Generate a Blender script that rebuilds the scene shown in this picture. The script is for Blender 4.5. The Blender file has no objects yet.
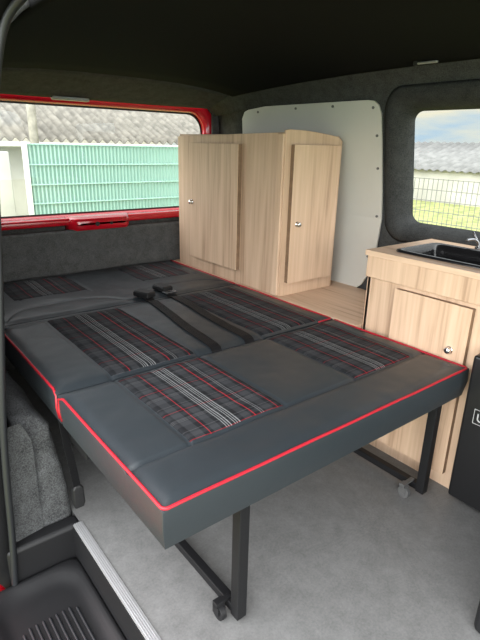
import bpy, bmesh, math, random
from mathutils import Vector, Matrix, noise
random.seed(4)
SC=bpy.context.scene
WL={}
# ---------------------------------------------------------------- helpers
def link(o): SC.collection.objects.link(o); return o
def place(o,w,parent=None):
    w=Vector(w); WL[o.name]=w
    if parent is not None:
        o.parent=parent; o.location=w-WL[parent.name]
    else: o.location=w
def meta(o,label=None,cat=None,kind=None,group=None):
    if label: o["label"]=label
    if cat: o["category"]=cat
    if kind: o["kind"]=kind
    if group: o["group"]=group
    return o
def empty(name,w,label,cat,group=None):
    o=link(bpy.data.objects.new(name,None)); o.empty_display_size=.05
    place(o,w); return meta(o,label,cat,None,group)
def mk(name,verts,faces,mat,parent=None,smooth=False,bevel=0,seg=2,solid=0,origin=None,ang=35):
    vs=[Vector(v) for v in verts]
    if origin is None:
        mn=Vector((min(v[i] for v in vs) for i in range(3))); mx=Vector((max(v[i] for v in vs) for i in range(3)))
        origin=(mn+mx)/2
    origin=Vector(origin)
    me=bpy.data.meshes.new(name)
    me.from_pydata([tuple(v-origin) for v in vs],[],faces)
    bm=bmesh.new(); bm.from_mesh(me)
    if solid==0: bmesh.ops.recalc_face_normals(bm,faces=bm.faces)
    bm.to_mesh(me); bm.free()
    me.materials.append(mat)
    o=link(bpy.data.objects.new(name,me)); place(o,origin,parent)
    if solid:
        m=o.modifiers.new("s",'SOLIDIFY'); m.thickness=solid; m.offset=0
    if bevel:
        m=o.modifiers.new("b",'BEVEL'); m.width=bevel; m.segments=seg; m.limit_method='ANGLE'; m.angle_limit=math.radians(ang)
    if smooth or bevel:
        for p in me.polygons: p.use_smooth=True
        if bevel and not smooth:
            m=o.modifiers.new("w",'WEIGHTED_NORMAL')
    return o
def boxvf(x0,x1,y0,y1,z0,z1):
    v=[(x,y,z) for z in (z0,z1) for y in (y0,y1) for x in (x0,x1)]
    f=[(0,2,3,1),(4,5,7,6),(0,1,5,4),(2,6,7,3),(0,4,6,2),(1,3,7,5)]
    return v,f
def box(name,x0,x1,y0,y1,z0,z1,mat,parent=None,bevel=.002,seg=2):
    v,f=boxvf(x0,x1,y0,y1,z0,z1)
    return mk(name,v,f,mat,parent,bevel=bevel,seg=seg)
def multi(name,parts,mat,parent=None,bevel=0,smooth=False):
    V=[];F=[]
    for v,f in parts:
        n=len(V); V+=list(v); F+=[tuple(i+n for i in q) for q in f]
    return mk(name,V,F,mat,parent,bevel=bevel,smooth=smooth)
def tubevf(pts,r,n=10,closed=False):
    P=[Vector(p) for p in pts]; V=[];F=[]; N=len(P)
    up=None
    for i,p in enumerate(P):
        if closed: t=(P[(i+1)%N]-P[i-1])
        else: t=P[min(i+1,N-1)]-P[max(i-1,0)]
        t.normalize()
        if up is None: up=Vector((0,0,1)) if abs(t.z)<.9 else Vector((1,0,0))
        a=(up-t*up.dot(t)); a.normalize(); up=a
        b=t.cross(a)
        rr_=r[i] if isinstance(r,(list,tuple)) else r
        for k in range(n):
            w=2*math.pi*k/n
            V.append(p+a*math.cos(w)*rr_+b*math.sin(w)*rr_)
    M=N if closed else N-1
    for i in range(M):
        j=(i+1)%N
        for k in range(n):
            l=(k+1)%n
            F.append((i*n+k,i*n+l,j*n+l,j*n+k))
    if not closed:
        F.append(tuple(range(n))[::-1]); F.append(tuple((N-1)*n+k for k in range(n)))
    return V,F
def tube(name,pts,r,mat,parent=None,n=10,closed=False):
    v,f=tubevf(pts,r,n,closed); return mk(name,v,f,mat,parent,smooth=True)
def cyl(c,axis,r,h,n=24):
    c=Vector(c);a=Vector(axis).normalized()
    return tubevf([c-a*h/2,c+a*h/2],r,n)
def smoothpath(pts,k=6):
    P=[Vector(p) for p in pts]; out=[]
    for i in range(len(P)-1):
        p0=P[max(i-1,0)];p1=P[i];p2=P[i+1];p3=P[min(i+2,len(P)-1)]
        for j in range(k):
            t=j/k
            out.append(.5*((2*p1)+(p2-p0)*t+(2*p0-5*p1+4*p2-p3)*t*t+(3*p1-p0-3*p2+p3)*t**3))
    out.append(P[-1]); return out
def rr(x0,x1,y0,y1,r,n=6):
    out=[]
    for cx,cy,a0 in ((x1-r,y1-r,0),(x0+r,y1-r,90),(x0+r,y0+r,180),(x1-r,y0+r,270)):
        for k in range(n+1):
            a=math.radians(a0+90*k/n); out.append((cx+r*math.cos(a),cy+r*math.sin(a)))
    return out
def densify(pts,step):
    out=[]
    for i,p in enumerate(pts):
        q=pts[(i+1)%len(pts)]; d=math.hypot(q[0]-p[0],q[1]-p[1]); n=max(1,round(d/step))
        for k in range(n): out.append((p[0]+(q[0]-p[0])*k/n,p[1]+(q[1]-p[1])*k/n))
    return out
def loftvf(loops,cap0=False,cap1=False,ring=False):
    V=[];F=[];n=len(loops[0])
    for L in loops: V+=list(L)
    m=len(loops)
    for i in range(m if ring else m-1):
        j=(i+1)%m
        for k in range(n):
            l=(k+1)%n; F.append((i*n+k,i*n+l,j*n+l,j*n+k))
    if cap0: F.append(tuple(range(n)))
    if cap1: F.append(tuple((m-1)*n+k for k in range(n)))
    return V,F
# ---------------------------------------------------------------- materials
def newmat(name):
    m=bpy.data.materials.new(name); m.use_nodes=True
    nt=m.node_tree; b=nt.nodes["Principled BSDF"]; return m,nt,b
def N(nt,t,**kw):
    n=nt.nodes.new(t)
    for k,v in kw.items(): setattr(n,k,v)
    return n
def coords(nt,scale=(1,1,1)):
    tc=N(nt,'ShaderNodeTexCoord'); mp=N(nt,'ShaderNodeMapping'); mp.inputs['Scale'].default_value=scale
    nt.links.new(tc.outputs['Object'],mp.inputs['Vector']); return mp.outputs['Vector']
def plain(name,col,rough=.5,metal=0,bump=0,bscale=200,coat=0,spec=.5,var=0,bdist=.002,scale=(1,1,1)):
    m,nt,b=newmat(name)
    b.inputs['Base Color'].default_value=(*col,1); b.inputs['Roughness'].default_value=rough
    b.inputs['Metallic'].default_value=metal; b.inputs['Coat Weight'].default_value=coat
    b.inputs['Specular IOR Level'].default_value=spec
    v=coords(nt,scale); no=N(nt,'ShaderNodeTexNoise'); no.inputs['Scale'].default_value=bscale; no.inputs['Detail'].default_value=4
    nt.links.new(v,no.inputs['Vector'])
    if bump:
        bp=N(nt,'ShaderNodeBump'); bp.inputs['Strength'].default_value=bump; bp.inputs['Distance'].default_value=bdist
        nt.links.new(no.outputs['Fac'],bp.inputs['Height']); nt.links.new(bp.outputs['Normal'],b.inputs['Normal'])
    if var:
        r=N(nt,'ShaderNodeValToRGB'); e=r.color_ramp.elements
        e[0].position=.35;e[1].position=.65
        e[0].color=(*[c*(1-var) for c in col],1); e[1].color=(*[min(1,c*(1+var)) for c in col],1)
        nt.links.new(no.outputs['Fac'],r.inputs['Fac']); nt.links.new(r.outputs['Color'],b.inputs['Base Color'])
    return m
def felt(name,col,var=.40,big=22):
    m,nt,b=newmat(name); v=coords(nt)
    a=N(nt,'ShaderNodeTexNoise'); a.inputs['Scale'].default_value=240; a.inputs['Detail'].default_value=3
    c=N(nt,'ShaderNodeTexNoise'); c.inputs['Scale'].default_value=big; c.inputs['Detail'].default_value=5; c.inputs['Roughness'].default_value=.7
    nt.links.new(v,a.inputs['Vector']); nt.links.new(v,c.inputs['Vector'])
    mx=N(nt,'ShaderNodeMix'); mx.inputs[0].default_value=.4
    nt.links.new(a.outputs['Fac'],mx.inputs[2]); nt.links.new(c.outputs['Fac'],mx.inputs[3])
    r=N(nt,'ShaderNodeValToRGB'); e=r.color_ramp.elements; e[0].position=.36;e[1].position=.64
    e[0].color=(*[k*(1-var) for k in col],1); e[1].color=(*[k*(1+var) for k in col],1)
    nt.links.new(mx.outputs[0],r.inputs['Fac']); nt.links.new(r.outputs['Color'],b.inputs['Base Color'])
    b.inputs['Roughness'].default_value=1; b.inputs['Specular IOR Level'].default_value=.05
    bp=N(nt,'ShaderNodeBump'); bp.inputs['Strength'].default_value=.6; bp.inputs['Distance'].default_value=.004
    nt.links.new(mx.outputs[0],bp.inputs['Height']); nt.links.new(bp.outputs['Normal'],b.inputs['Normal'])
    return m
def wood(name,axis,tone=1):
    m,nt,b=newmat(name)
    s=[11,11,11]; s[axis]=.8; v=coords(nt,tuple(s))
    s=[80,80,80]; s[axis]=3.0; v2=coords(nt,tuple(s))
    no=N(nt,'ShaderNodeTexNoise'); no.inputs['Scale'].default_value=1; no.inputs['Detail'].default_value=5; no.inputs['Roughness'].default_value=.55; no.inputs['Distortion'].default_value=1.2
    n2=N(nt,'ShaderNodeTexNoise'); n2.inputs['Scale'].default_value=1; n2.inputs['Detail'].default_value=3
    nt.links.new(v,no.inputs['Vector']); nt.links.new(v2,n2.inputs['Vector'])
    mx=N(nt,'ShaderNodeMix'); mx.inputs[0].default_value=.34
    nt.links.new(no.outputs['Fac'],mx.inputs[2]); nt.links.new(n2.outputs['Fac'],mx.inputs[3])
    r=N(nt,'ShaderNodeValToRGB'); e=r.color_ramp.elements
    e[0].position=.34; e[0].color=(.385*tone,.245*tone,.158*tone,1)
    e[1].position=.62; e[1].color=(.65*tone,.462*tone,.325*tone,1)
    k=e.new(.46); k.color=(.56*tone,.382*tone,.260*tone,1)
    nt.links.new(mx.outputs[0],r.inputs['Fac']); nt.links.new(r.outputs['Color'],b.inputs['Base Color'])
    b.inputs['Roughness'].default_value=.5
    bp=N(nt,'ShaderNodeBump'); bp.inputs['Strength'].default_value=.12; bp.inputs['Distance'].default_value=.001
    nt.links.new(mx.outputs[0],bp.inputs['Height']); nt.links.new(bp.outputs['Normal'],b.inputs['Normal'])
    return m
WOODV=wood("oak_vertical",2); WOODD=wood("oak_door",2,1.04); WOODH=wood("oak_horizontal",1,1.05)
EDGE=plain("oak_edge_shade",(.20,.125,.075),.6,bscale=40,var=.15)  # oak darkened to paint a shadow outline around the doors
def leather():
    m,nt,b=newmat("charcoal_leatherette"); v=coords(nt)
    a=N(nt,'ShaderNodeTexVoronoi'); a.inputs['Scale'].default_value=520
    c=N(nt,'ShaderNodeTexNoise'); c.inputs['Scale'].default_value=9; c.inputs['Detail'].default_value=4
    nt.links.new(v,a.inputs['Vector']); nt.links.new(v,c.inputs['Vector'])
    mr=N(nt,'ShaderNodeMapRange'); mr.inputs['To Min'].default_value=.34; mr.inputs['To Max'].default_value=.48
    nt.links.new(c.outputs['Fac'],mr.inputs['Value']); nt.links.new(mr.outputs[0],b.inputs['Roughness'])
    b.inputs['Base Color'].default_value=(.0235,.0295,.0345,1)
    b1=N(nt,'ShaderNodeBump'); b1.inputs['Strength'].default_value=.2; b1.inputs['Distance'].default_value=.0008
    nt.links.new(a.outputs['Distance'],b1.inputs['Height'])
    b2=N(nt,'ShaderNodeBump'); b2.inputs['Strength'].default_value=.10; b2.inputs['Distance'].default_value=.012
    nt.links.new(c.outputs['Fac'],b2.inputs['Height']); nt.links.new(b1.outputs['Normal'],b2.inputs['Normal'])
    nt.links.new(b2.outputs['Normal'],b.inputs['Normal']); return m
LEATHER=leather()
PIPE=plain("red_piping",(.40,.009,.022),.5)
THREAD=plain("dark_thread",(.012,.012,.014),.7)
STEEL=plain("black_powder_coat",(.007,.007,.008),.55,bump=.1,bscale=900,spec=.3)
CARPET=felt("grey_carpet",(.085,.087,.088)); CARPETM=felt("medium_carpet",(.060,.061,.061)); CARPETD=felt("dark_carpet",(.045,.046,.046)); CARPETA=felt("wheel_arch_felt",(.066,.068,.070),.55,18)
HEADL=plain("black_headliner",(.0075,.0075,.008),.98,bump=.4,bscale=500,spec=.08,var=.2)
REDP=plain("red_car_paint",(.50,.005,.016),.22,coat=.8)
BLKPL=plain("black_plastic",(.009,.009,.010),.5,bump=.2,bscale=700,spec=.35)
RUBBER=plain("black_rubber",(.009,.010,.012),.5)
WEB=plain("black_webbing",(.005,.005,.006),.6,bump=.4,bscale=900,spec=.25)
ALU=plain("brushed_aluminium",(.48,.48,.49),.38,metal=.55,bump=.1,bscale=300)
CHROME=plain("chrome",(.75,.75,.76),.14,metal=1)
CHROMED=plain("dark_chrome",(.22,.22,.23),.25,metal=1)
WHITE=plain("white_panel",(.60,.59,.55),.5,bscale=3,var=.03)
SCREW=plain("screw_cap",(.12,.12,.12),.4)
REDBTN=plain("red_button",(.5,.02,.02),.4)
GREYPL=plain("grey_plastic",(.40,.40,.40),.5)
GREYD=plain("dark_grey_plastic",(.09,.09,.09),.5)
FRIDGE=plain("fridge_black",(.008,.008,.009),.3,bump=.1,bscale=500)
WHITEMK=plain("white_mark",(.42,.42,.42),.5)
SINKM=plain("sink_black",(.010,.010,.011),.22,coat=.3)
def vinyl():
    m,nt,b=newmat("grey_stone_vinyl")
    v=coords(nt); a=N(nt,'ShaderNodeTexNoise'); a.inputs['Scale'].default_value=18; a.inputs['Detail'].default_value=9; a.inputs['Roughness'].default_value=.82
    c=N(nt,'ShaderNodeTexNoise'); c.inputs['Scale'].default_value=150; c.inputs['Detail'].default_value=4; c.inputs['Roughness'].default_value=.7
    nt.links.new(v,a.inputs['Vector']); nt.links.new(v,c.inputs['Vector'])
    mx=N(nt,'ShaderNodeMix'); mx.inputs[0].default_value=.35
    nt.links.new(a.outputs['Fac'],mx.inputs[2]); nt.links.new(c.outputs['Fac'],mx.inputs[3])
    r=N(nt,'ShaderNodeValToRGB'); e=r.color_ramp.elements
    e[0].position=.34; e[0].color=(.112,.112,.110,1); e[1].position=.66; e[1].color=(.205,.205,.203,1)
    nt.links.new(mx.outputs[0],r.inputs['Fac']); nt.links.new(r.outputs['Color'],b.inputs['Base Color'])
    b.inputs['Roughness'].default_value=.48; b.inputs['Specular IOR Level'].default_value=.4
    return m
VINYL=vinyl()
def tartan():
    m,nt,b=newmat("tartan_fabric")
    tc=N(nt,'ShaderNodeTexCoord'); sp=N(nt,'ShaderNodeSeparateXYZ'); nt.links.new(tc.outputs['Object'],sp.inputs[0])
    D=(.008,.009,.011);G=(.032,.034,.038);R=(.36,.009,.020);W=(.28,.29,.295);M=(.13,.13,.135)
    def ramp(src,period,off,bands):
        a=N(nt,'ShaderNodeMath',operation='MULTIPLY_ADD'); a.inputs[1].default_value=1/period; a.inputs[2].default_value=off
        f=N(nt,'ShaderNodeMath',operation='FRACT'); nt.links.new(src,a.inputs[0]); nt.links.new(a.outputs[0],f.inputs[0])
        r=N(nt,'ShaderNodeValToRGB'); r.color_ramp.interpolation='CONSTANT'; e=r.color_ramp.elements
        e[0].position=0; e[0].color=(*bands[0][1],1); e[1].position=bands[1][0]; e[1].color=(*bands[1][1],1)
        for p,c in bands[2:]:
            k=e.new(p); k.color=(*c,1)
        nt.links.new(f.outputs[0],r.inputs['Fac']); return r.outputs['Color']
    bx=[(0,D),(.06,G),(.15,D),(.20,R),(.209,D),(.24,G),(.32,D),(.36,W),(.368,D),(.385,W),(.393,D),(.41,W),(.418,D),(.45,W),(.458,D),(.475,W),(.483,D),(.50,W),(.508,D),(.56,G),(.64,D),(.67,R),(.680,D),(.74,M),(.752,D),(.765,M),(.777,D),(.80,G),(.89,D),(.93,R),(.939,D)]
    by=[(0,D),(.08,G),(.22,D),(.25,M),(.265,D),(.29,M),(.305,D),(.33,M),(.345,D),(.42,G),(.56,D),(.62,R),(.635,D),(.70,G),(.82,D),(.88,M),(.892,D)]
    cx=ramp(sp.outputs['X'],.305,.5,bx); cy=ramp(sp.outputs['Y'],.13,.2,by)
    ad=N(nt,'ShaderNodeMath',operation='ADD'); nt.links.new(sp.outputs['X'],ad.inputs[0]); nt.links.new(sp.outputs['Y'],ad.inputs[1])
    sc=N(nt,'ShaderNodeMath',operation='MULTIPLY'); sc.inputs[1].default_value=400; nt.links.new(ad.outputs[0],sc.inputs[0])
    fr=N(nt,'ShaderNodeMath',operation='FRACT'); nt.links.new(sc.outputs[0],fr.inputs[0])
    mr=N(nt,'ShaderNodeMapRange'); mr.inputs['To Min'].default_value=.30; mr.inputs['To Max'].default_value=.50; nt.links.new(fr.outputs[0],mr.inputs['Value'])
    mx=N(nt,'ShaderNodeMix',data_type='RGBA'); nt.links.new(mr.outputs[0],mx.inputs['Factor']); nt.links.new(cx,mx.inputs[6]); nt.links.new(cy,mx.inputs[7])
    nt.links.new(mx.outputs[2],b.inputs['Base Color']); b.inputs['Roughness'].default_value=.85; b.inputs['Specular IOR Level'].default_value=.25
    return m
TARTAN=tartan()
def glass():
    m=bpy.data.materials.new("window_glass"); m.use_nodes=True; nt=m.node_tree; nt.nodes.clear()
    o=N(nt,'ShaderNodeOutputMaterial'); t=N(nt,'ShaderNodeBsdfTransparent'); t.inputs[0].default_value=(.93,.96,.95,1)
    g=N(nt,'ShaderNodeBsdfGlossy'); g.inputs['Roughness'].default_value=.02; mx=N(nt,'ShaderNodeMixShader'); mx.inputs[0].default_value=.04
    nt.links.new(t.outputs[0],mx.inputs[1]); nt.links.new(g.outputs[0],mx.inputs[2]); nt.links.new(mx.outputs[0],o.inputs[0]); return m
GLASS=glass()
def fencemat():
    m,nt,b=newmat("translucent_green_rib_shading"); tc=N(nt,'ShaderNodeTexCoord'); sp=N(nt,'ShaderNodeSeparateXYZ'); nt.links.new(tc.outputs['Object'],sp.inputs[0])
    a=N(nt,'ShaderNodeMath',operation='MULTIPLY'); a.inputs[1].default_value=1/.055; f=N(nt,'ShaderNodeMath',operation='FRACT')
    nt.links.new(sp.outputs['X'],a.inputs[0]); nt.links.new(a.outputs[0],f.inputs[0])
    r=N(nt,'ShaderNodeValToRGB'); r.color_ramp.interpolation='CONSTANT'; e=r.color_ramp.elements
    e[0].position=0; e[0].color=(.25,.39,.335,1); e[1].position=.5; e[1].color=(.165,.28,.24,1)  # light and dark stripes paint in the shading of the ribs
    nt.links.new(f.outputs[0],r.inputs['Fac']); nt.links.new(r.outputs['Color'],b.inputs['Base Color']); b.inputs['Roughness'].default_value=.5
    return m
ROOF=plain("weathered_fibre_cement",(.140,.128,.108),.9,bscale=5,var=.28)
ROOF2=plain("pale_fibre_cement",(.14,.138,.132),.9,bscale=3,var=.18)
RENDERW=plain("pale_render_wall",(.40,.385,.345),.9,bscale=1.5,var=.12)
GREENF=fencemat()
GREENR=plain("green_rail",(.25,.40,.345),.5,bscale=4,var=.1)
POST=plain("pale_post",(.50,.50,.46),.6)
GRASS=plain("grass",(.22,.24,.08),.95,bscale=3,var=.4)
WIRE=plain("galvanised_wire",(.14,.14,.13),.6)
# ---------------------------------------------------------------- shell
def lerp(a,b,t): return a+(b-a)*t
PROF=[(-.02,2.03),(.51,2.035),(.87,2.03),(1.39,1.93),(1.45,1.90),(1.49,1.86),(1.51,1.83)]
def wx(z):
    for (a,xa),(b,xb) in zip(PROF,PROF[1:]):
        if z<=b: return lerp(xa,xb,max(0,(z-a)/(b-a)))
    return PROF[-1][1]
def dr(y): return -.055*max(0,(y-1.2)/1.3)**2
CX=1.15
def gridmesh(name,us,vs,fn,mat,skip=None,solid=.02,smooth=True):
    V=[fn(u,v) for v in vs for u in us]; F=[]; n=len(us)
    for j in range(len(vs)-1):
        for i in range(n-1):
            if skip and skip((us[i]+us[i+1])/2,(vs[j]+vs[j+1])/2): continue
            F.append((j*n+i,j*n+i+1,(j+1)*n+i+1,(j+1)*n+i))
    return mk(name,V,F,mat,smooth=smooth,solid=solid)
WY0,WY1,WZ0,WZ1=.30,1.405,.84,1.385
ys=[-1.2,-.6,0,WY0,.6,.9,WY1,1.6,1.9,2.2,2.5,2.74]
zs=[-.02,.2,.51,.7,WZ0,.95,1.1,1.25,WZ1,1.43,1.45,1.47,1.49,1.51]
o=gridmesh("wall_right",ys,zs,lambda y,z:(wx(z)+.012,y,z+(dr(y) if z>1.42 else 0)),CARPETM,lambda y,z:WY0<y<WY1 and WZ0<z<WZ1)
meta(o,"grey carpet-lined van side wall with window opening","wall","structure")
o=gridmesh("wall_left",[1.41,1.6,1.9,2.2,2.5,2.74],zs,lambda y,z:(2*CX-wx(z)-.012,y,z+(dr(y) if z>1.42 else 0)),CARPETM)
meta(o,"grey carpet-lined rear side wall of the van","wall","structure")
def ceil(x,y):
    u=abs(x-CX)/.70
    return 1.545-.045*u**3+dr(y)
xs=[CX+.70*t for t in [-1,-.95,-.85,-.7,-.5,-.25,0,.25,.5,.7,.85,.95,1]]
yc=[-1.2,-.5,0,.5,1,1.3,1.6,1.9,2.1,2.3,2.44]
o=gridmesh("ceiling",xs,yc,lambda x,y:(x,y,ceil(x,y)),HEADL); meta(o,"black fabric van headliner, gently curved","ceiling","structure")
RX0,RX1,RZ0,RZ1=.44,1.905,.775,1.395
xr=[.26,.34,RX0,.8,1.15,1.5,RX1,1.97,2.05]
vz=[-.02,.3,.5,.66,RZ0,1.0,1.2,RZ1,1.41,1.435,1.46,1.48,1.50]
def rearf(x,z):
    y=2.72
    if z>RZ1:
        t=(z-RZ1)/(1.5-RZ1); y=2.72-.30*t**1.3
        zz=RZ1+(ceil(min(max(x,CX-.7),CX+.7),2.42)+.008-RZ1)*t
        return (x if abs(x-CX)<.75 else CX+math.copysign(lerp(abs(x-CX),.74,t),x-CX),y,zz)
    return (x,y,z)
o=gridmesh("wall_rear",xr,vz,rearf,CARPETM,lambda x,z:RX0<x<RX1 and RZ0<z<RZ1); meta(o,"grey carpeted rear surround of the van tailgate","wall","structure")
o=box("floor",.43,2.04,-1.2,2.74,-.03,0,VINYL,bevel=0); meta(o,"grey stone-look vinyl van floor","floor","structure")
sill=[boxvf(.406,.436,-.9,1.36,-.02,.004)]+[boxvf(.410+k*.006,.4125+k*.006,-.9,1.36,.004,.006) for k in range(4)]
o=multi("trim_1",sill,ALU); meta(o,"ribbed aluminium door sill strip","trim","structure")
o=mk("trim_6",[(.406,-.9,-.25),(.406,1.372,-.25),(.406,1.372,-.002),(.406,-.9,-.002)],[(0,1,2,3)],BLKPL,solid=.006); meta(o,"black plastic riser of the entry step","trim","structure")
o=box("trim_9",.20,.4345,1.355,1.415,-.3,.004,BLKPL,bevel=.016,seg=4); meta(o,"black plastic edge behind the entry step","trim","structure")
pill=smoothpath([(.155,1.35,-.62),(.172,1.35,-.46),(.193,1.35,-.3),(.218,1.35,0),(.240,1.35,.4),(.286,1.35,.85),(.308,1.35,1.1),(.335,1.35,1.3),(.366,1.33,1.43),(.40,1.25,1.485),(.42,1.1,1.505),(.43,.6,1.515),(.43,-.9,1.52)],6)
o=tube("trim_2",pill,.010,RUBBER,n=12); meta(o,"black rubber sliding door seal","door seal","structure")
V=[];F=[]
lowj=[p for p in pill if p.y>1.3]
def jw(z): return .004 if z<-.16 else (.09 if z>-.02 else lerp(.004,.09,(z+.16)/.14))
for i,p in enumerate(pill):
    b=Vector((0,1,0)) if p.y>1.3 else Vector((0,0,1))
    off=.018
    V+=[(p.x-jw(p.z),p.y+off*b.y,p.z+off*b.z),(p.x+.012,p.y+off*b.y,p.z+off*b.z)]
    if i:F.append((2*i-2,2*i-1,2*i+1,2*i))
o=mk("trim_3",V,F,BLKPL,solid=.006,smooth=True); meta(o,"black sliding door aperture return","door frame","structure")
V=[];F=[]; jj=[p for p in lowj if -.32<p.z<.47]
for i,p in enumerate(jj):
    t=max(0,(p.z-.36)/.11)
    V+=[(p.x-.015,1.385,p.z),(lerp(.325,p.x+.01,t),1.408,p.z)]
    if i:F.append((2*i-2,2*i-1,2*i+1,2*i))
o=mk("trim_8",V,F,CARPETA,solid=.005); meta(o,"grey felt return beside the wheel arch box","door jamb","structure")
V=[];F=[]
for i,p in enumerate(lowj):
    V+=[(p.x-.45,1.46,p.z),(p.x-.08,1.41,p.z),(p.x-.004,1.378,p.z)]
    if i:
        a=3*i; F+=[(a-3,a-2,a+1,a),(a-2,a-1,a+2,a+1)]
o=mk("wall_outer",V,F,REDP,solid=.006,smooth=True); meta(o,"glossy red painted outer quarter panel","body panel","structure")
# right window surround
def wpt(y,z,d): return (wx(z)+d,y,z)
o_l=[wpt(y,z,-.003) for y,z in rr(.22,1.462,.78,1.432,.10,8)]
o_a=[wpt(y,z,-.018) for y,z in rr(.24,1.445,.795,1.418,.09,8)]
o_a2=[wpt(y,z,-.018) for y,z in rr(.26,1.425,.81,1.400,.08,8)]
o_b=[wpt(y,z,-.002) for y,z in rr(.285,1.398,.835,1.370,.065,8)]
o_b2=[wpt(y,z,.035) for y,z in rr(.30,1.380,.852,1.354,.055,8)]
o_c=[wpt(y,z,.075) for y,z in rr(.31,1.365,.865,1.342,.045,8)]
v,f=loftvf([o_l,o_a,o_a2,o_b,o_b2,o_c]); o=mk("trim_4",v,f,CARPETD,smooth=True,solid=.004); meta(o,"grey felt rounded window surround","window surround","structure")
v,f=loftvf([[wpt(y,z,.068) for y,z in rr(.305,1.37,.86,1.347,.045)]],cap0=True); o=mk("window_1",v,f,GLASS); meta(o,"side window pane in dark rounded surround","window","structure")
# tailgate
tg=empty("tailgate",(1.15,2.78,.76),"glossy red tailgate with wide rear window","tailgate")
def rp(x,z,y): return (x,y,z)
def rl(i,y,r=.10,top=1.0): return [rp(x,z,y) for x,z in rr(RX0-.02+i,RX1+.02-i,RZ0-.02+i*.9,RZ1+.02-i*top,r,8)]
a=[rl(-.03,2.745),rl(.015,2.742),rl(.040,2.748),rl(.052,2.765),rl(.056,2.80),rl(-.03,2.80)]
v,f=loftvf(a,ring=True); mk("window_frame",v,f,REDP,tg,smooth=True)
v,f=loftvf([rl(.052,2.785),rl(.062,2.785),rl(.062,2.79),rl(.052,2.79)],ring=True); mk("window_gasket",v,f,RUBBER,tg)
v,f=loftvf([rl(.01,2.795)],cap0=True); mk("glass_pane",v,f,GLASS,tg)
multi("lower_rail",[boxvf(.46,1.88,2.685,2.76,.755,.795)],REDP,tg,bevel=.012)
def lt(i,y): return [rp(x,z,y) for x,z in rr(.95+i*1.6,1.30-i*1.6,.722+i*.6,.798-i*.4,.026,6)]
v,f=loftvf([lt(-.01,2.71),lt(0,2.685),lt(.008,2.660),lt(.018,2.646),lt(.034,2.640)],True,True)
mk("latch_cover",v,f,REDP,tg,smooth=True)
for xx,rd in ((1.09,.012),(1.17,.009)):
    v,f=cyl((xx,2.640,.762),(0,1,0),rd,.008); mk("latch_hole",v,f,THREAD,tg)
box("interior_lamp",.93,1.12,2.70,2.735,1.378,1.396,GREYPL,tg,bevel=.006)
o=box("trim_5",.30,2.0,2.655,2.715,.40,.735,CARPET,bevel=.02,seg=4); meta(o,"grey carpet board below the tailgate window","carpet panel","structure")
# white blanking panel
wp=empty("blanking_panel",(2.02,2.0,.49),"white board blanking a side window, with dark screw caps","wall panel")
lv=[(.495,1.60,2.50),(.53,1.555,2.52),(.60,1.515,2.52),(.72,1.487,2.52),(.87,1.476,2.51),(1.0,1.472,2.50),(1.2,1.472,2.47),(1.33,1.475,2.45),(1.365,1.488,2.42),(1.382,1.51,2.36),(1.387,1.55,2.28)]
V=[];F=[]
for i,(z,a,b) in enumerate(lv):
    V+=[(wx(z)-.010,a,z),(wx(z)-.010,b,z)]
    if i: F.append((2*i-2,2*i-1,2*i+1,2*i))
mk("board",V,F,WHITE,wp,solid=.008)
for (y,z) in [(1.515,1.355),(1.75,1.368),(2.0,1.368),(2.3,1.36),(1.492,1.1),(1.50,.88),(1.53,.68),(1.495,1.24)]:
    v,f=cyl((wx(z)-.016,y,z),(1,0,.1),.006,.006,12); mk("screw",v,f,SCREW,wp)
# wheel arch box
lv2=[(-.03,0)]+[(k*.02,.045*(k*.02/.36)**2) for k in range(18)]+[(.355,.052),(.372,.062),(.385,.080)]
LL=[]
base=densify(rr(.285,.430,1.412,2.65,.035,6),.018)
for (z,ins) in lv2:
    pts=[]
    for k,(x,y) in enumerate(base):
        xx=.285+(x-.285)*(1-ins*1.0/.145); yy=2.65+(y-2.65)*(1-ins*.8/1.24)
        amp=min(1,max(0,z*7))
        nv=(noise.noise(Vector((x*10,y*9,z*11)))*.010+noise.noise(Vector((x*30,y*26,z*34)))*.006+noise.noise(Vector((x*70,y*70,z*70)))*.002)*amp
        if x>.36: xx+=nv
        if y<1.5: yy-=nv
        pts.append((min(xx,.440),max(yy,1.412 if x<.34 else 1.404),z))
    LL.append(pts)
v,f=loftvf(LL,True,True); o=mk("wheel_arch_cover",v,f,CARPETA,smooth=True); meta(o,"rough grey felt-covered wheel arch box under the bed","wheel arch")
# ---------------------------------------------------------------- door step
st=empty("door_step",(.30,.7,-.2),"black ribbed plastic entry step inside the sliding door","step")
def sl(x0,x1,y0,y1,r,z): return [(x,y,z) for x,y in rr(x0,x1,y0,y1,r,10)]
ZS=-.11
v,f=loftvf([sl(.10,.402,-.9,1.354,.02,ZS-.08),sl(.10,.402,-.9,1.354,.02,ZS-.008),sl(.112,.399,-.88,1.346,.05,ZS),sl(.125,.390,-.86,1.335,.08,ZS-.001),sl(.135,.380,-.84,1.322,.08,ZS-.006),sl(.145,.370,-.82,1.305,.08,ZS-.013),sl(.158,.358,-.80,1.288,.07,ZS-.017),sl(.17,.345,-.78,1.27,.06,ZS-.018)],False,True)
mk("tray",v,f,BLKPL,st,smooth=True)
ribs=[]
for k in range(9):
    for s in range(3):
        y1=1.18-s*.23-(.012 if k in (0,8) else 0)
        ribs.append(boxvf(.178+k*.019,.186+k*.019,y1-.20,y1,ZS-.019,ZS-.011))
multi("tread_ribs",ribs,RUBBER,st,bevel=.003)
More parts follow.
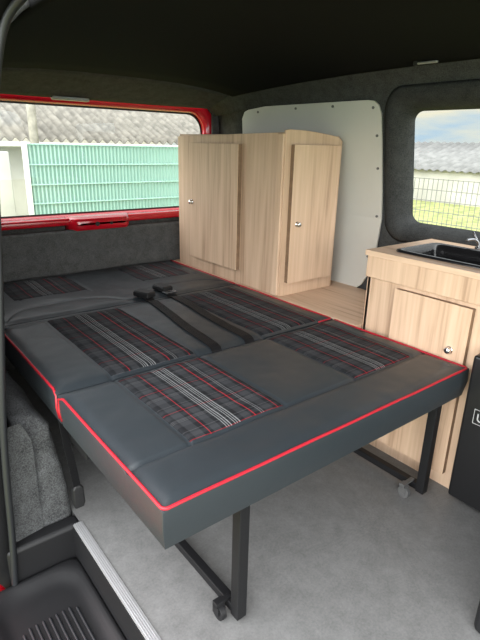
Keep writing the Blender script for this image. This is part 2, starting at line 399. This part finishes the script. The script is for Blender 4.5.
# ---------------------------------------------------------------- bed
BX0,BX1=.387,1.548; ZT=.513; ZB=.404
bed=empty("folding_bed",(.97,1.7,0),"charcoal leatherette folding bed with tartan inserts and red piping","bed")
XA=(.56,.865); XB=(1.165,1.465)
def gline(d,w=.006,dep=.006): return dep*math.exp(-(d/w)**2)
def hfun(idx,y0,y1,seams):
    def h(x,y):
        z=ZT
        for kind,p in seams:
            if kind=='y': z-=gline(y-p)+.003*math.exp(-((y-p)/.025)**2)
            elif kind=='x':
                if p[1]<=y<=p[2]: z-=gline(x-p[0],.006,.004)
            elif kind=='f':
                d=p(x)-y; z-=gline(d,.007,.0045)+.0025*math.exp(-(d/.03)**2)
        z+=(.0026 if idx<2 else .0035)*noise.noise(Vector((x*7,y*7,idx*3)))+.0010*noise.noise(Vector((x*22,y*22,idx*3+9)))
        e=min(x-BX0,BX1-x,y-y0+.004,y1-y+.004)
        z-=.009*math.exp(-(e/.025)**2)
        return z
    return h
def cushion(idx,y0,y1,z0,seams,patches):
    h=hfun(idx,y0,y1,seams)
    nx=int((BX1-BX0)/.0065); ny=int((y1-y0)/.0065)
    X=[lerp(BX0,BX1,i/nx) for i in range(nx+1)]; Y=[lerp(y0,y1,j/ny) for j in range(ny+1)]
    V=[(x,y,h(x,y)) for y in Y for x in X]; n=nx+1; F=[]
    for j in range(ny):
        for i in range(nx): F.append((j*n+i,j*n+i+1,(j+1)*n+i+1,(j+1)*n+i))
    border=[i for i in range(nx+1)]+[j*n+nx for j in range(1,ny+1)]+[ny*n+i for i in range(nx-1,-1,-1)]+[j*n for j in range(ny-1,0,-1)]
    prev=border
    for t in (.5,1.0):
        base=len(V)
        for b in border:
            x,y,z=V[b]
            bul=.002 if t==.5 else -.006
            xo=x+(-bul if abs(x-BX0)<1e-6 else bul if abs(x-BX1)<1e-6 else 0); yo=y+(-bul if (abs(y-y0)<1e-6 and idx==0) else 0)
            V.append((xo,yo,lerp(ZT,z0,t)))
        cur=list(range(base,base+len(border)))
        m=len(border)
        for k in range(m):
            l=(k+1)%m; F.append((prev[l],prev[k],cur[k],cur[l]))
        prev=cur
    F.append(tuple(prev))
    c=mk("cushion",V,F,LEATHER,bed,smooth=True,bevel=.011,seg=4,ang=62)
    for (xa,xb,ya,yb) in patches:
        mx_=int((xb-xa)/.008); my_=int((yb-ya)/.008)
        PV=[];PF=[]
        for j in range(my_+1):
            for i in range(mx_+1):
                x=lerp(xa,xb,i/mx_);y=lerp(ya,yb,j/my_)
                edge=min(i,mx_-i,j,my_-j)
                PV.append((x,y,h(x,y)+(.0016 if edge else .0004)))
        for j in range(my_):
            for i in range(mx_):
                a=j*(mx_+1)+i; PF.append((a,a+1,a+mx_+2,a+mx_+1))
        mk("tartan_insert",PV,PF,TARTAN,c,smooth=True)
    return c,h
def xs_seams(ya,yb): return [('x',(XA[0]-.004,ya,yb)),('x',(XA[1]+.004,ya,yb)),('x',(XB[0]-.004,ya,yb)),('x',(XB[1]+.004,ya,yb))]
Y0,Y1,Y2,Y3=.715,1.314,1.985,2.65
c0,h0=cushion(0,Y0,Y1-.005,ZB,[('y',.876)]+xs_seams(.876,Y1),[(XA[0],XA[1],.886,1.298),(XB[0],XB[1],.882,1.298)])
c1,h1=cushion(1,Y1+.005,Y2-.004,ZB,xs_seams(Y1,1.94)+[('y',1.945)],[(XA[0],XA[1],1.333,1.935),(XB[0],XB[1],1.333,1.935)])
def arc(x):
    r=0
    for xc in (.69,1.27):
        u=(x-xc)/.26
        if abs(u)<1: r=max(r,.14*(1-u**4))
    return Y2+.03+r
c2,h2=cushion(2,Y2+.004,Y3,ZB,[('f',arc)]+xs_seams(2.24,2.6),[(XA[0]-.03,XA[1]-.0,2.27,2.585),(XB[0],XB[1]-.02,2.27,2.585)])
def pipepath(corners):
    out=[]
    P=[Vector((x,y,0)) for x,y in corners]; r=.012
    out.append(P[0])
    for i in range(1,len(P)-1):
        a=(P[i-1]-P[i]).normalized(); b=(P[i+1]-P[i]).normalized(); c=P[i]+a*r+b*r
        for k in range(7):
            t=math.pi/2*k/6; out.append(c-b*r*math.cos(t)-a*r*math.sin(t))
    out.append(P[-1])
    res=[]
    for a,b in zip(out,out[1:]):
        n=max(1,int((b-a).length/.03))
        for k in range(n): res.append(a.lerp(b,k/n))
    res.append(out[-1]); return res
def piping(cush,corners,first=False,last=False):
    pts=pipepath(corners); zz=ZT-.0075
    pts=[Vector((p.x,p.y,zz+.0006*math.sin(p.x*20+p.y*15))) for p in pts]
    def drop(a): return [Vector((a.x+.000,a.y,zz-.082)),Vector((a.x-.005,a.y,zz-.045)),Vector((a.x-.003,a.y,zz-.010))]
    if first: pts=drop(pts[0])+pts[1:]
    if last: pts=pts[:-1]+drop(pts[-1])[::-1]
    tube("piping",pts,.0040,PIPE,cush,n=8)
q=.0035
piping(c0,[(BX0+q,Y1-.010),(BX0+q,Y0+q),(BX1-q,Y0+q),(BX1-q,Y1-.010)],True)
piping(c1,[(BX0+q,Y2-.006),(BX0+q,Y1+.010)],False,True); piping(c1,[(BX1-q,Y2-.006),(BX1-q,Y1+.010),(BX1-.08,Y1+.009)])
piping(c2,[(BX0+q,Y3-.006),(BX0+q,Y2+.006)]); piping(c2,[(BX1-q,Y3-.006),(BX1-q,Y2+.006)])
zt_=ZB-.0005
multi("steel_frame",[boxvf(.425,.455,.82,2.6,.370,zt_),boxvf(1.48,1.51,.82,2.6,.370,zt_),boxvf(.455,1.48,.82,.85,.370,zt_),boxvf(.455,1.48,1.75,1.78,.370,zt_)],STEEL,bed,bevel=.002)
for xx in (.628,1.467):
    lg=multi("leg",[boxvf(xx-.0155,xx+.0155,.750,.781,.018,zt_),boxvf(xx-.013,xx+.013,.781,1.78,.022,.048),boxvf(xx-.0155,xx+.0155,1.78,1.81,.018,.375)],STEEL,bed,bevel=.0025)
    cx=xx-.036 if xx<1 else xx-.055
    multi("caster",[cyl((cx,.80,.022),(1,.0,0),.022,.016,24),boxvf(cx-.013,cx+.013,.795,.815,.040,.056),boxvf(cx-.013,cx-.009,.79,.815,.018,.045),boxvf(cx+.009,cx+.013,.79,.815,.018,.045),boxvf(cx,xx,.797,.811,.046,.055)],GREYD if xx>1 else BLKPL,lg,bevel=.001)
box("hinge_bracket",.427,.439,1.24,1.36,.31,.376,STEEL,bed,bevel=.003)
# seat belts : flat webbing resting on the cushion surface
def belt(parent,xa,xb,w,tail=True):
    V=[];F=[];nn=60
    for i in range(nn+1):
        y=lerp(1.975,1.330,i/nn); x=lerp(xa,xb,i/nn)+.004*math.sin(i*.12)
        row=[]
        zc=max(h1(x+k*w/2,min(y,1.94)) for k in (-1,-.5,0,.5,1))+.0042
        if y>1.94: zc+= (y-1.94)*.25
        for k in (-1,1): V.append((x+k*w/2,y,zc))
    x=xb; zc=V[-1][2]
    for y,dz in ((1.320,-.005),(1.3145,-.016),(1.3140,-.04)):
        V+=[(x-w/2,y,zc+dz),(x+w/2,y,zc+dz)]
    for i in range(1,len(V)//2): F.append((2*i-2,2*i-1,2*i+1,2*i))
    mk("webbing",V,F,WEB,parent,solid=.0020)
def buckle(parent,c,ang,button=True):
    R=Matrix.Rotation(ang,3,'Z'); c=Vector(c)
    def T(v): return [c+R@Vector(q) for q in v]
    lo=[]
    for z,i in ((0,.004),(.004,0),(.020,0),(.027,.005)):
        lo.append(T([(x,y,z) for x,y in rr(-.029+i,.029-i,-.046+i,.046-i,.008,4)]))
    v,f=loftvf(lo,True,True); mk("buckle",v,f,BLKPL,parent,smooth=False,bevel=.001)
    if button:
        v,f=boxvf(-.02,.02,.036,.0485,.008,.021); mk("release_button",T(v),f,REDBTN,parent,bevel=.002)
b1=empty("seat_belt",(.99,1.65,.512),"black webbing seat belt lying across the tartan cushion","seat belt",group="seat belts on the bed")
belt(b1,1.030,.948,.042); buckle(b1,(1.032,2.012,ZT+.003),.35)
b2=empty("seat_belt",(1.12,1.65,.512),"black webbing seat belt with metal tongue on the cushion joint","seat belt",group="seat belts on the bed")
belt(b2,1.150,1.098,.042); buckle(b2,(1.152,2.055,ZT+.003),.15,False)
zz=ZT+.010
multi("tongue",[boxvf(1.122,1.182,1.993,2.000,zz,zz+.004),boxvf(1.122,1.182,1.966,1.973,zz,zz+.004),boxvf(1.122,1.129,1.973,1.993,zz,zz+.004),boxvf(1.175,1.182,1.973,1.993,zz,zz+.004),boxvf(1.142,1.165,2.0,2.02,zz,zz+.004)],CHROMED,b2,bevel=.001)
b3=empty("seat_belt_anchor",(.425,1.345,.08),"black buckle stalk hanging beside the carpeted wheel arch","seat belt buckle")
P=smoothpath([(.405,1.352,.400),(.408,1.345,.33),(.417,1.34,.24),(.425,1.338,.155)],6)
V=[];F=[]
for i,p in enumerate(P):
    V+=[(p.x-.012,p.y-.004,p.z),(p.x+.012,p.y+.004,p.z)]
    if i:F.append((2*i-2,2*i-1,2*i+1,2*i))
mk("webbing",V,F,WEB,b3,solid=.003)
lo=[[(x,y,z) for x,y in rr(.425-a,.425+a,1.338-b,1.338+b,.006,4)] for z,a,b in ((.165,.010,.007),(.155,.017,.011),(.10,.019,.012),(.085,.015,.010))]
v,f=loftvf(lo,True,True); mk("buckle",v,f,BLKPL,b3,bevel=.001)
# ---------------------------------------------------------------- furniture
def knob(parent,c,axis):
    c=Vector(c);a=Vector(axis)
    v1=tubevf([c,c+a*.004,c+a*.004,c+a*.010,c+a*.016,c+a*.019,c+a*.020],[.013,.013,.0125,.011,.0115,.009,.001],24)
    k=mk("knob",v1[0],v1[1],CHROME,parent,smooth=True); k["label"]="round chrome push-button knob"
    return k
def door(parent,axis,front,back,u0,u1,z0,z1):
    e=.0015; mid=lerp(front,back,.12)  # back of the door slab gets the dark colour as a painted shadow line
    if axis=='x':
        d=box("door",front,mid,u0,u1,z0,z1,WOODD,parent,bevel=.001); box("shaded_edge",mid,back,u0+e,u1-e,z0+e,z1-e,EDGE,d,bevel=0)
    else:
        d=box("door",u0,u1,front,mid,z0,z1,WOODD,parent,bevel=.001); box("shaded_edge",u0+e,u1-e,mid,back,z0+e,z1-e,EDGE,d,bevel=0)
    return d
bc=empty("base_cabinet",(1.78,1.9,0),"low oak-effect storage unit along the van wall","cabinet")
box("body",1.562,2.0,1.20,2.62,0,.490,WOODV,bc); box("top_board",1.556,2.02,1.20,2.63,.490,.508,WOODH,bc,bevel=.001)
tc=empty("tall_cabinet",(1.74,2.12,.508),"light oak-effect cabinet with two doors standing on base unit","cabinet")
CX0,CX1,CY0,CY1,CZ1=1.572,1.915,1.688,2.56,1.235
box("body",CX0,CX1,CY0,CY1,.509,CZ1,WOODV,tc)
def panel(name,pts,axis,a0,a1,mat,parent):
    if axis=='x': l0=[(a0,p,q) for p,q in pts]; l1=[(a1,p,q) for p,q in pts]
    else: l0=[(p,a0,q) for p,q in pts]; l1=[(p,a1,q) for p,q in pts]
    v,f=loftvf([l0,l1],True,True); return mk(name,v,f,mat,parent,bevel=.0015)
zt=1.247
pts=[(CX0-.012,.509),(CX1+.010,.509),(CX1+.010,zt-.035),(CX1-.004,zt-.022),(CX1-.04,zt-.012)]+[(lerp(CX1-.04,CX0+.05,t),zt-.012+.020*math.sin(t*math.pi/2)) for t in (.25,.5,.75,1)]+[(CX0+.01,zt+.009),(CX0-.012,zt+.004)]
panel("end_panel",pts,'y',CY0-.012,CY0,WOODV,tc)
pts=[(CY1,.509),(CY0,.509),(CY0,zt-.004)]+[(lerp(CY0,CY1,t),zt-.004-.018*t) for t in (.1,.25,.5,.8)]+[(CY1,zt-.024)]
panel("side_panel",pts,'x',CX0-.012,CX0,WOODV,tc)
box("door_post",CX0-.024,CX0-.012,1.678,1.722,.514,1.238,WOODD,tc,bevel=.005,seg=3)
d=door(tc,'x',CX0-.038,CX0-.014,1.975,2.405,.580,1.192); knob(d,(CX0-.038,2.380,.885),(-1,0,0))
d=door(tc,'y',CY0-.038,CY0-.014,1.592,1.888,.575,1.195); knob(d,(1.632,CY0-.038,.85),(0,-1,0))
sk=empty("sink_cabinet",(1.8,.95,0),"light oak-effect kitchen cabinet under the sink, one door","cabinet")
SX=1.585
box("body",SX,2.015,.70,1.190,.0,.718,WOODV,sk)
box("end_panel",SX,2.015,1.176,1.192,.0,.798,WOODV,sk,bevel=.001)
box("fascia",SX-.014,SX+.016,.70,1.192,.715,.798,WOODD,sk,bevel=.002)
d=door(sk,'x',SX-.026,SX-.002,.745,1.045,.06,.700); knob(d,(SX-.026,.80,.54),(-1,0,0))
wt=empty("worktop",(1.8,.65,.80),"light oak-effect worktop with inset black sink","worktop")
WX0,WX1,WYa,WYb=1.565,2.02,.05,1.20; sx0,sx1,sy0,sy1=1.645,1.895,.73,1.10
multi("slab",[boxvf(WX0,sx0,WYa,WYb,.799,.819),boxvf(sx1,WX1,WYa,WYb,.799,.819),boxvf(sx0,sx1,WYa,sy0,.799,.819),boxvf(sx0,sx1,sy1,WYb,.799,.819)],WOODH,wt)
sink=empty("sink",(1.77,.91,.72),"black recessed sink with raised rim","sink")
def s2(i,r,z): return [(x,y,z) for x,y in rr(sx0-.02+i,sx1+.02-i,sy0-.02+i,sy1+.02-i,r,6)]
v,f=loftvf([s2(0,.03,.8205),s2(.001,.03,.827),s2(.012,.028,.829),s2(.022,.03,.822),s2(.030,.03,.80),s2(.045,.03,.735),s2(.06,.02,.731)],False,True)
mk("basin",v,f,SINKM,sink,smooth=True); v,f=cyl((1.77,.91,.733),(0,0,1),.022,.003); mk("drain",v,f,CHROME,sink)
fc=empty("faucet",(1.945,.97,.82),"small chrome folding tap beside the sink","tap")
multi("spout",[cyl((1.950,.955,.825),(0,0,1),.014,.010),tubevf(smoothpath([(1.950,.955,.825),(1.950,.957,.843),(1.942,.965,.856),(1.93,.975,.859),(1.905,.985,.856)],5),.0055,12)],CHROMED,fc,smooth=True)
v,f=tubevf([(1.952,.958,.845),(1.958,.985,.876),(1.96,.992,.885)],.004,10); mk("lever",v,f,CHROMED,fc,smooth=True)
fcb=empty("fridge_housing",(1.8,.38,.6),"light oak-effect drawer unit above the fridge","cabinet")
box("body",SX,2.015,.06,.697,.60,.798,WOODV,fcb); d=box("drawer",SX-.018,SX-.001,.09,.69,.615,.785,WOODD,fcb); knob(d,(SX-.018,.39,.70),(-1,0,0))
fg=empty("fridge",(1.75,.44,0),"small black compressor fridge with white badge","fridge")
box("body",1.545,1.98,.16,.688,.02,.585,FRIDGE,fg,bevel=.006)
box("fridge_door",1.500,1.543,.16,.688,.04,.575,FRIDGE,fg,bevel=.010,seg=3)
multi("badge",[boxvf(1.4985,1.5,.54,.650,.3975,.399),boxvf(1.4985,1.5,.54,.650,.347,.3485),boxvf(1.4985,1.5,.6485,.650,.3485,.3975)],WHITEMK,fg)
cu=bpy.data.curves.new("letter",'FONT'); cu.body="U"; cu.size=.040; cu.extrude=.0006
to=bpy.data.objects.new("letter_tmp",cu); SC.collection.objects.link(to)
bpy.context.view_layer.update(); dg=bpy.context.evaluated_depsgraph_get()
me=bpy.data.meshes.new_from_object(to.evaluated_get(dg)); bpy.data.objects.remove(to)
me.materials.clear(); me.materials.append(WHITEMK)
Mx=Matrix(((0,0,-1,0),(-1,0,0,0),(0,1,0,0),(0,0,0,1))); me.transform(Mx)
lo_=link(bpy.data.objects.new("lettering",me)); place(lo_,(1.4985,.640,.359),fg)
for fx in (1.58,1.94):
    for fy in (.2,.64):
        v,f=cyl((fx,fy,.01),(0,0,1),.014,.02,12); mk("foot",v,f,RUBBER,fg)
fs=empty("front_seat",(1.35,.1,0),"black front passenger seat base, edge only","seat")
box("seat_base",1.095,1.46,-.2,.375,0,.28,BLKPL,fs,bevel=.02,seg=3); box("seat_cushion",1.12,1.47,-.22,.30,.28,.42,LEATHER,fs,bevel=.03,seg=4)
ch=empty("ceiling_hook",(1.80,1.19,1.50),"slim pale metal rail fitting at the ceiling edge","hook")
multi("plate",[boxvf(1.795,1.81,1.155,1.235,1.486,1.494)],ALU,ch,bevel=.003); multi("end_cap",[boxvf(1.792,1.812,1.235,1.25,1.483,1.499)],THREAD,ch,bevel=.003)
# ---------------------------------------------------------------- exterior
GZ=-.62
V,F=boxvf(-30,40,-20,45,GZ-.3,GZ); o=mk("ground",V,F,GRASS,origin=(0,0,GZ)); meta(o,"yellow-green grass field","ground","structure")
def corr(x0,x1,za,ya,zb,yb,per,amp,axis='x'):
    n=int((x1-x0)/per*6); V=[];F=[]
    for i in range(n+1):
        x=lerp(x0,x1,i/n); w=amp*math.sin(2*math.pi*(x-x0)/per)
        V+=[(x,ya,za+w),(x,yb,zb+w)] if axis=='x' else [(ya,x,za+w),(yb,x,zb+w)]
        if i: F.append((2*i-2,2*i-1,2*i+1,2*i))
    return V,F
ob=empty("outbuilding",(4,13,GZ),"long farm building with weathered corrugated roof and pale wall","building")
box("building_wall",-4,14,11.5,15,GZ,1.05,RENDERW,ob,bevel=0)
v,f=corr(-4.3,14.3,1.18,10.9,2.62,14.4,.20,.040); mk("roof",v,f,ROOF,ob,smooth=True,solid=.02)
box("gutter",-4.3,14.3,10.78,10.9,1.04,1.13,POST,ob,bevel=.02)
gf=empty("green_fence",(4.2,7.2,GZ),"pale green ribbed translucent sheet fence with pale end post","fence")
n=380;V=[];F=[]
for i in range(n+1):
    x=lerp(2.05,7.2,i/n); y=7.2+.012*(1 if (i//2)%2 else -1)
    V+=[(x,y,-.5),(x,y,1.13)]
    if i:F.append((2*i-2,2*i-1,2*i+1,2*i))
mk("sheet",V,F,GREENF,gf,solid=.006)
box("post",2.00,2.06,7.12,7.17,GZ,1.16,POST,gf)
for z in (.86,.60,.35,1.12): box("rail",2.0,7.2,7.16,7.18,z,z+.016,GREENR,gf)
pl=tube("utility_pole",[(2.92,9.6,GZ),(2.90,9.6,3.6)],[.08,.07],plain("weathered_pole",(.26,.24,.2),.9,bscale=8,var=.2),n=14); meta(pl,"weathered wooden pole beside the farm building","pole")
pale=box("garden_wall",-1.5,1.95,7.6,7.8,GZ,1.02,RENDERW,bevel=.01); meta(pale,"pale rendered boundary wall next to the green fence","wall")
ob2=empty("outbuilding",(18,9,GZ),"low pale building with grey corrugated roof beyond grass","building")
box("building_wall",17,22,-6,24,GZ-.1,.48,RENDERW,ob2,bevel=0)
v,f=corr(-6.4,24.4,.48,16.8,1.45,20,.3,.03,'y'); mk("roof",v,f,ROOF2,ob2,smooth=True,solid=.02)
wf=empty("wire_fence",(9,6,GZ),"thin galvanised wire mesh fence across the grass","fence")
bars=[]
for i in range(80):
    y=2.0+i*.10; bars.append(boxvf(8.996,9.004,y-.005,y+.005,GZ,.66))
for i in range(7):
    z=-.55+i*.2; bars.append(boxvf(8.994,9.006,2,10,z-.006,z+.006))
multi("mesh_wires",bars,WIRE,wf)
for y in (2,4,6,8,10): box("post",8.98,9.03,y-.025,y+.025,GZ,.72,WIRE,wf)
# ---------------------------------------------------------------- world
w=bpy.data.worlds.new("World"); SC.world=w; w.use_nodes=True; nt=w.node_tree; nt.nodes.clear()
out=N(nt,'ShaderNodeOutputWorld'); bg=N(nt,'ShaderNodeBackground'); nt.links.new(bg.outputs[0],out.inputs[0])
tc_=N(nt,'ShaderNodeTexCoord'); mp=N(nt,'ShaderNodeMapping'); mp.inputs['Scale'].default_value=(1,1,4); mp.inputs['Location'].default_value=(.3,.1,.0); nt.links.new(tc_.outputs['Generated'],mp.inputs[0])
no=N(nt,'ShaderNodeTexNoise'); no.inputs['Scale'].default_value=4.5; no.inputs['Detail'].default_value=6; nt.links.new(mp.outputs[0],no.inputs['Vector'])
sx_=N(nt,'ShaderNodeSeparateXYZ'); nt.links.new(tc_.outputs['Generated'],sx_.inputs[0])
ma=N(nt,'ShaderNodeMath',operation='MULTIPLY_ADD'); ma.inputs[1].default_value=2.2; nt.links.new(sx_.outputs['Z'],ma.inputs[0]); nt.links.new(no.outputs['Fac'],ma.inputs[2])
r=N(nt,'ShaderNodeValToRGB'); e=r.color_ramp.elements; e[0].position=.46; e[0].color=(.56,.73,.87,1); e[1].position=.62; e[1].color=(1.0,.94,.74,1)
k=e.new(.90); k.color=(.97,.985,1,1)
nt.links.new(ma.outputs[0],r.inputs['Fac']); nt.links.new(r.outputs['Color'],bg.inputs['Color'])
dt=N(nt,'ShaderNodeVectorMath',operation='DOT_PRODUCT'); dv=Vector((-.68,-.42,.60)).normalized(); dt.inputs[1].default_value=dv
nt.links.new(tc_.outputs['Generated'],dt.inputs[0])
mr=N(nt,'ShaderNodeMapRange'); mr.inputs['From Min'].default_value=-.3; mr.inputs['From Max'].default_value=.9; mr.inputs['To Min'].default_value=1.0; mr.inputs['To Max'].default_value=7.6
mr.interpolation_type='SMOOTHSTEP'
nt.links.new(dt.outputs['Value'],mr.inputs['Value']); nt.links.new(mr.outputs[0],bg.inputs['Strength'])
# ---------------------------------------------------------------- camera
th=math.radians(38.5); p=math.radians(19.35); ro=math.radians(1.43)
right0=Vector((math.cos(th),-math.sin(th),0)); fwd=Vector((math.sin(th)*math.cos(p),math.cos(th)*math.cos(p),-math.sin(p))); up0=right0.cross(fwd)
r_=right0*math.cos(ro)+up0*math.sin(ro); u_=up0*math.cos(ro)-right0*math.sin(ro)
cam=bpy.data.cameras.new("Camera"); co=link(bpy.data.objects.new("Camera",cam))
M=Matrix.Identity(4)
for i in range(3): M[i][0]=r_[i]; M[i][1]=u_[i]; M[i][2]=-fwd[i]
M[0][3]=0;M[1][3]=0;M[2][3]=1.19
co.matrix_world=M
cam.sensor_fit='VERTICAL'; cam.sensor_height=36; cam.lens=28.15; cam.clip_start=.02
SC.camera=co
SC.view_settings.view_transform='Standard'
